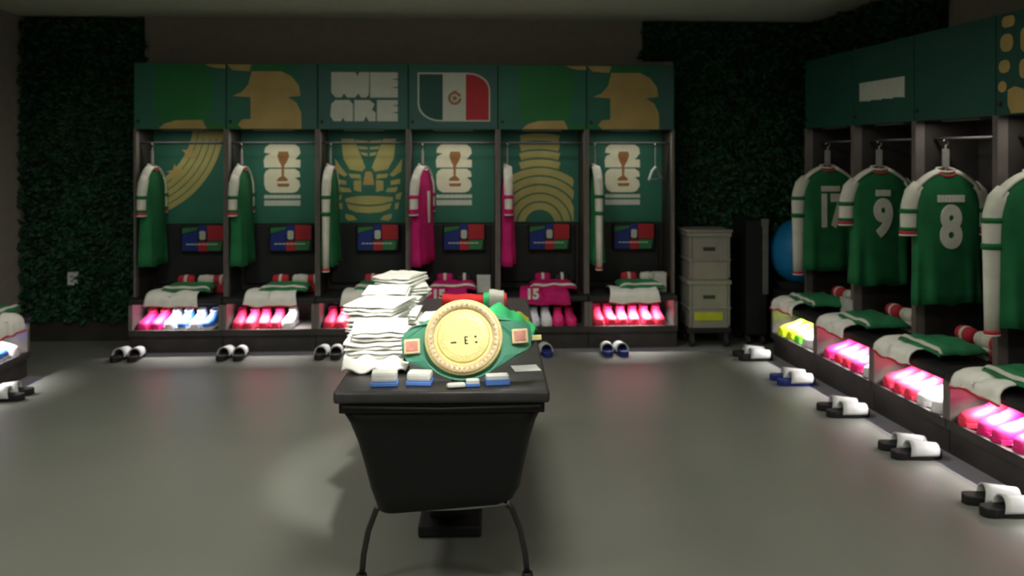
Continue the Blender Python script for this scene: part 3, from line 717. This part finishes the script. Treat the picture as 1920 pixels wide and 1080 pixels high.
MB().box(-.085, .085, -.16, .2, .09, 1.02, .004).build('case_body', M['case'], t)
for x in (.088,):
    MB().box(x - .008 - (.03 if x > 0 else 0), x + .008 + (.0 if x > 0 else .01), -.167, -.14, .42 if x > 0 else .09, 1.025, .003).build('edge_trim', M['alu'], t)
MB().box(.040, .098, -.172, -.13, .97, 1.035, .004).build('corner_plate', M['alu'], t); MB().box(.045, .097, -.171, -.13, .79, .80).build('latch_bar', M['alu'], t)
for sx in (-1, 1):
    for sy in (-1, 1): MB().cyl((-.012, 0, 0), .042, .024, 14, 'x').box(-.018, .018, -.018, .018, .0, .05).build('caster', M['slot'], t, loc=(sx * .06, sy * .13 + .02, .043))
t = thing('storage_trunk', 'low black trunk under the blue ball', 'trunk', (2.73, 6.97, 0), R(2))
MB().box(-.24, .24, -.25, .25, 0, .40, .01).build('trunk_body', M['case'], t)
MB().box(-.245, .245, -.255, .255, .401, .455, .01).build('lid', M['rubber'], t)
MB().cyl((0, 0, .456), .17, .05, 24, 'z', .20).build('ball_ring', M['slot'], t)
t = thing('exercise_ball', 'large blue exercise ball behind the number 17 shirt', 'ball', (2.755, 6.95, .487 + .27))
b = MB(); bmesh.ops.create_uvsphere(b.bm, u_segments=40, v_segments=24, radius=.275); b.build('ball_skin', M['ball'], t, True)
for z in (-.13, 0, .13):
    r = math.sqrt(.275 ** 2 - z * z) + .001
    b = MB(); b.tube([(r * math.cos(R(a)), r * math.sin(R(a)), z) for a in range(0, 361, 12)], .003, 6); b.build('rib_ring', M['ball'], t, True)

# ------------------------------------------------------------------ massage table
TX, TY, TZ = -.098, 2.93, .75
TR = R(-1.5)
def tp(x, y, z=TZ):
    c, s = math.cos(TR), math.sin(TR); return (TX + x * c - y * s, TY + x * s + y * c, z)
t = thing('massage_table', 'long black padded massage table with a tapered black skirt and curved chrome legs', 'table', tp(0, 0, 0), TR)
MB().box(-.372, .372, 0, 1.9, .705, .75, .014).build('padded_top', mat('table_top_vinyl', (.045, .043, .045), .38, var=.15, bump=.05), t, True)
MB().box(-.355, .355, .02, 1.88, .668, .704, .006).build('frame', M['black'], t)
rings = []
for z, a, y0, y1 in ((.667, .350, .03, 1.87), (.62, .325, .04, 1.85), (.55, .300, .05, 1.83), (.46, .277, .06, 1.80), (.38, .258, .07, 1.77), (.30, .230, .08, 1.74)):
    ring = []
    for (px, py) in rrect(-a, y0, a, y1, .06, 5) + []:
        x, y = px, py
        zz = z + (.035 * max(0, min(1, (x - .10) / .1)) if z < .31 else 0)
        x += .022 * (1 if x > .1 else 0) * (.67 - z) / .37
        ring.append((x + .004 * math.sin(y * 30 + z * 5), y + .004 * math.sin(x * 40), zz))
    rings.append(ring)
MB().loft(rings).build('skirt', M['black'], t, True)
MB().tube([(-.245, .16, .292), (-.1, .155, .287), (.05, .155, .289), (.235, .16, .300)], .011, 10).build('crossbar', M['chrome'], t, True)
MB().tube([(-.245, 1.68, .292), (.235, 1.68, .292)], .011, 10).build('crossbar', M['chrome'], t, True)
for sy in (.16, 1.68):
    for s in (-1, 1):
        l = MB().tube([(s * .215, sy, .31), (s * .245, sy, .28), (s * .275, sy + .01, .20), (s * .293, sy + .02, .11), (s * .302, sy + .03, .02)], .011, 10).build('leg', M['dmetal'], t, True)
        MB().cyl((s * .302, sy + .03, 0), .024, .035, 14, 'z', .019).build('foot_cap', M['rubber'], l, True)
for i, y in enumerate((.018,)):
    MB().tube([(-.34, y - .012, .695), (0, y - .014, .688), (.34, y - .012, .695)], .005, 8).build('seam_piping', M['rubber'], t, True)
MB().box(-.13, .13, .55, 1.35, .0, .05, .012).build('base_plate', M['rubber'], t)
MB().box(-.09, .09, .62, 1.28, .045, .31, .02).build('lift_column', M['rubber'], t)

# towels
def towel(loc, rz, sx, sy, h, label, seed):
    t = thing('folded_towel', label, 'towel', loc, rz, 'white towels piled on the massage table')
    prof = []
    n = 3
    for k in range(n):  # stack of fold layers, rounded at the front
        z0 = h * k / n; hh = h / n
        def fn(u, v, z0=z0, hh=hh, k=k):
            a = R(360 * v); cx, cz = math.cos(a), math.sin(a)
            y = (sy / 2) * math.copysign(abs(cx) ** .35, cx); x = (u - .5) * sx
            e = 1 - .25 * (abs(u - .5) * 2) ** 8
            wv = .007 * noise.noise(Vector((u * 4 + seed, k * 3.1, y * 6)))
            return (x + .006 * math.sin(seed + k * 2), y + .012 * noise.noise(Vector((u * 5, seed, k))), z0 + hh / 2 + hh * .5 * e * math.copysign(abs(cz) ** .6, cz) + wv)
        b = MB(); N1, N2 = 14, 20
        b.loft([[fn(i / N1, j / N2) for j in range(N2)] for i in range(N1 + 1)])
        prof.append(b)
    o = prof[0].build('fold', M['towel'], t, True)
    for q in prof[1:]: q.build('fold', M['towel'], t, True)
    return t
tw = [(-.270, .46, 3, .045, .225, .27), (-.285, .72, 4, .046, .21, .26), (-.285, 1.0, 4, .047, .205, .27), (-.275, 1.29, 5, .043, .20, .27), (-.125, .90, 2, .043, .11, .24)]
PL = ['nearest pile', 'second pile', 'third pile', 'farthest pile', 'small inner pile']
LV = ['bottom', 'second', 'third', 'fourth', 'fifth']
for a, (x, y, n, hh, sx, sy) in enumerate(tw):
    for k in range(n):
        towel(tp(x + random.uniform(-.03, .03), y + random.uniform(-.02, .02), TZ + .002 + k * (hh + .002)), TR + R(random.uniform(-16, 16)), sx * random.uniform(.93, 1.05), sy * random.uniform(.92, 1.04), hh,
              'white folded towel, %s layer of the %s on the table' % (LV[k] if k < n - 1 else 'top', PL[a]), a * 7 + k * 1.3)
# loose towel hanging in front of the pile
t = thing('loose_towel', 'crumpled white towel lying in front of the nearest towel pile', 'towel', tp(-.262, .285), TR)
def fn(u, v):
    x = (u - .5) * .24; y = (v - .5) * .13
    z = .012 + .035 * math.exp(-((v - .6) * 2.6) ** 2) * (1 - .4 * u) + .010 * math.sin(u * 15 + v * 4) + .012 * abs(wr(u * .6, v * .6))
    return (x, y, max(.010, z))
MB().sheet(fn, 22, 14, -.007).build('cloth', M['towel'], t, True)

# champion belt standing on the table
bz = .142
t = thing('championship_belt', 'green championship belt with large round gold plate standing on the massage table', 'belt', tp(.078, .125, TZ + .004), TR)
t.rotation_euler = (R(-23), R(-3.5), TR)
def bp(P, d, off=0): # curved leather: sides sweep backwards
    return P
outl = []
for a in range(-150, -29, 8): outl.append((.168 * math.cos(R(a)), .16 + .160 * math.sin(R(a))))
right = [(.195, .085), (.225, .098), (.242, .112), (.250, .145), (.248, .180), (.236, .198), (.19, .205), (.125, .212)]
topa = [(.125 * math.cos(R(a)), .15 + .118 * math.sin(R(a))) for a in range(40, 141, 10)]
left = [(-.125, .212), (-.18, .208), (-.220, .19), (-.232, .16), (-.228, .11), (-.21, .085), (-.18, .08)]
outl = outl + right + topa + left
b = MB(); n = len(outl)
def cv(x): return .9 * max(0, abs(x) - .10) ** 1.6
A = [b.bm.verts.new((x, cv(x) , z)) for x, z in outl]; Bq = [b.bm.verts.new((x, cv(x) + .012, z)) for x, z in outl]
f1 = b.bm.faces.new(A); f2 = b.bm.faces.new(Bq[::-1])
for i in range(n): j = (i + 1) % n; b.bm.faces.new((A[i], Bq[i], Bq[j], A[j]))
bmesh.ops.triangulate(b.bm, faces=[f1, f2]); b.build('leather_strap', M['belt'], t)
MB().loft([[(r * math.cos(R(a)), y, .152 + r * .97 * math.sin(R(a))) for a in range(0, 360, 6)] for y, r in ((-.001, .138), (-.012, .142), (-.018, .138), (-.020, .132))]).build('gold_plate', M['goldm'], t)
b = MB()
for k in range(40):
    a = R(9 * k); p = Vector((.118 * math.cos(a), -.020, .152 + .115 * math.sin(a))); b.box(p.x - .006, p.x + .006, -.026, -.018, p.z - .006, p.z + .006, .002)
b.build('rim_beads', M['rose'], t)
MB().loft([[(r * math.cos(R(a)), y, .152 + r * .97 * math.sin(R(a))) for a in range(0, 361, 6)] for y, r in ((-.020, .108), (-.026, .106), (-.026, .132), (-.020, .134))], cap=False, closed=False).build('rim', M['rose'], t, True)
MB().loft([[(r * math.cos(R(a)), y, .150 + r * .97 * math.sin(R(a))) for a in range(0, 360, 6)] for y, r in ((-.018, .098), (-.028, .092), (-.031, .07))]).build('inner_medallion', M['goldm'], t)
def mark(*parts):
    b = MB()
    for x0, x1, z0, z1 in parts: b.box(x0, x1, -.0325, -.028, z0, z1)
    b.build('engraved_mark', M['ink'], t)
mark((-.046, -.026, .128, .133)); mark((.040, .048, .144, .150)); mark((.042, .050, .124, .130))
mark((.004, .0085, .122, .150), (.008, .016, .146, .150), (.008, .014, .134, .138), (.008, .016, .122, .126))
for x, z, s in ((-.190, .135, 1), (.205, .148, 1)):
    y = cv(x) - .001
    o = MB().box(x - .030, x + .030, y - .010, y + .004, z - .027, z + .027, .005).build('side_plate', M['rose'], t)
    MB().box(x - .021, x + .021, y - .013, y - .008, z - .018, z + .018, .002).build('enamel', M['coral'], o)
MB().box(.244, .285, .050, .058, .135, .155, .003).build('buckle', M['goldm'], t)
MB().box(-.05, .05, .014, .05, .003, .05, .006).build('back_support', M['black'], t)

# other things on the table
t = thing('flag_scarf', 'folded red, green and white scarf at the far end of the massage table', 'scarf', tp(.01, 1.60), TR)
def seg(x0, x1, m, nm, h):
    def fn(u, v):
        a = R(360 * v); c, s = math.cos(a), math.sin(a); x = x0 + (x1 - x0) * u
        return (x, .07 * math.copysign(abs(c) ** .5, c), h / 2 + .004 + (h / 2) * math.copysign(abs(s) ** .6, s) * (1 + .10 * math.sin(x * 50)))
    MB().loft([[fn(i / 10, j / 18) for j in range(18)] for i in range(11)]).build(nm, m, t, True)
seg(-.10, .115, M['flagred'], 'red_panel', .062); seg(.116, .145, M['flaggreen'], 'green_panel', .070); seg(.146, .225, M['jwhite'], 'white_panel', .085); seg(.226, .238, M['flagred'], 'red_edge', .07)
t = thing('green_cloth', 'vivid green crumpled cloth behind the belt on the massage table', 'cloth', tp(.225, .86), TR + R(-8))
def fn(u, v):
    x = (u - .5) * .28; y = (v - .5) * .26
    return (x, y, .012 + .135 * math.exp(-((u - .40) * 2.0) ** 2 - ((v - .5) * 2.2) ** 2) + .014 * wr(u, v, .8) + .006 * math.sin(u * 22 + v * 9))
MB().sheet(fn, 26, 20, -.008).build('cloth', M['flaggreen'], t, True)
t = thing('lime_cloth', 'small dull yellow cloth at the right edge of the massage table', 'cloth', tp(.30, 1.12), TR)
def fn(u, v): return ((u - .5) * .10, (v - .5) * .18, .010 + .035 * math.exp(-((u - .5) * 3) ** 2) + .006 * math.sin(v * 14))
MB().sheet(fn, 12, 12, -.006).build('cloth', M['lime'], t, True)
def carton(x, y, sx, sy, sz, zb, label, rz=0):
    t = thing('small_carton', label, 'carton', tp(x, y, TZ + .002), TR + R(rz), 'small cartons at the front of the massage table')
    if zb > 0: MB().box(-sx / 2, sx / 2, -sy / 2, sy / 2, 0, zb, .003).build('blue_base', M['pblue'], t)
    if sz > zb: MB().box(-sx / 2 * .94, sx / 2 * .94, -sy / 2 * .94, sy / 2 * .94, zb + .0005, sz, .010).build('white_top', M['pwhite'], t)
carton(-.205, .085, .096, .07, .050, .014, 'small white carton with blue base, leftmost at the table front', 4)
carton(-.082, .095, .090, .07, .044, .014, 'small white carton with blue base, beside the left strap of the belt', -5)
carton(.048, .040, .070, .035, .016, .0, 'tiny flat white packet in front of the gold plate', 12)
carton(.105, .060, .050, .035, .012, .0119, 'tiny flat blue packet in front of the gold plate', 6)
carton(.190, .085, .085, .05, .022, .0219, 'flat blue packet right of the gold plate at the table front', 8)
t = thing('paper_slip', 'thin white paper slip right of the belt near the table edge', 'paper', tp(.300, .300, TZ + .001), TR + R(10))
MB().box(-.05, .05, -.045, .045, 0, .002).build('sheet', M['pwhite'], t)
t = thing('white_packet', 'small white packet on the dark table between towels and belt', 'packet', tp(-.02, 1.60, TZ + .001), TR)
MB().box(-.028, .028, -.02, .02, 0, .012, .003).build('wrapper', M['pwhite'], t)
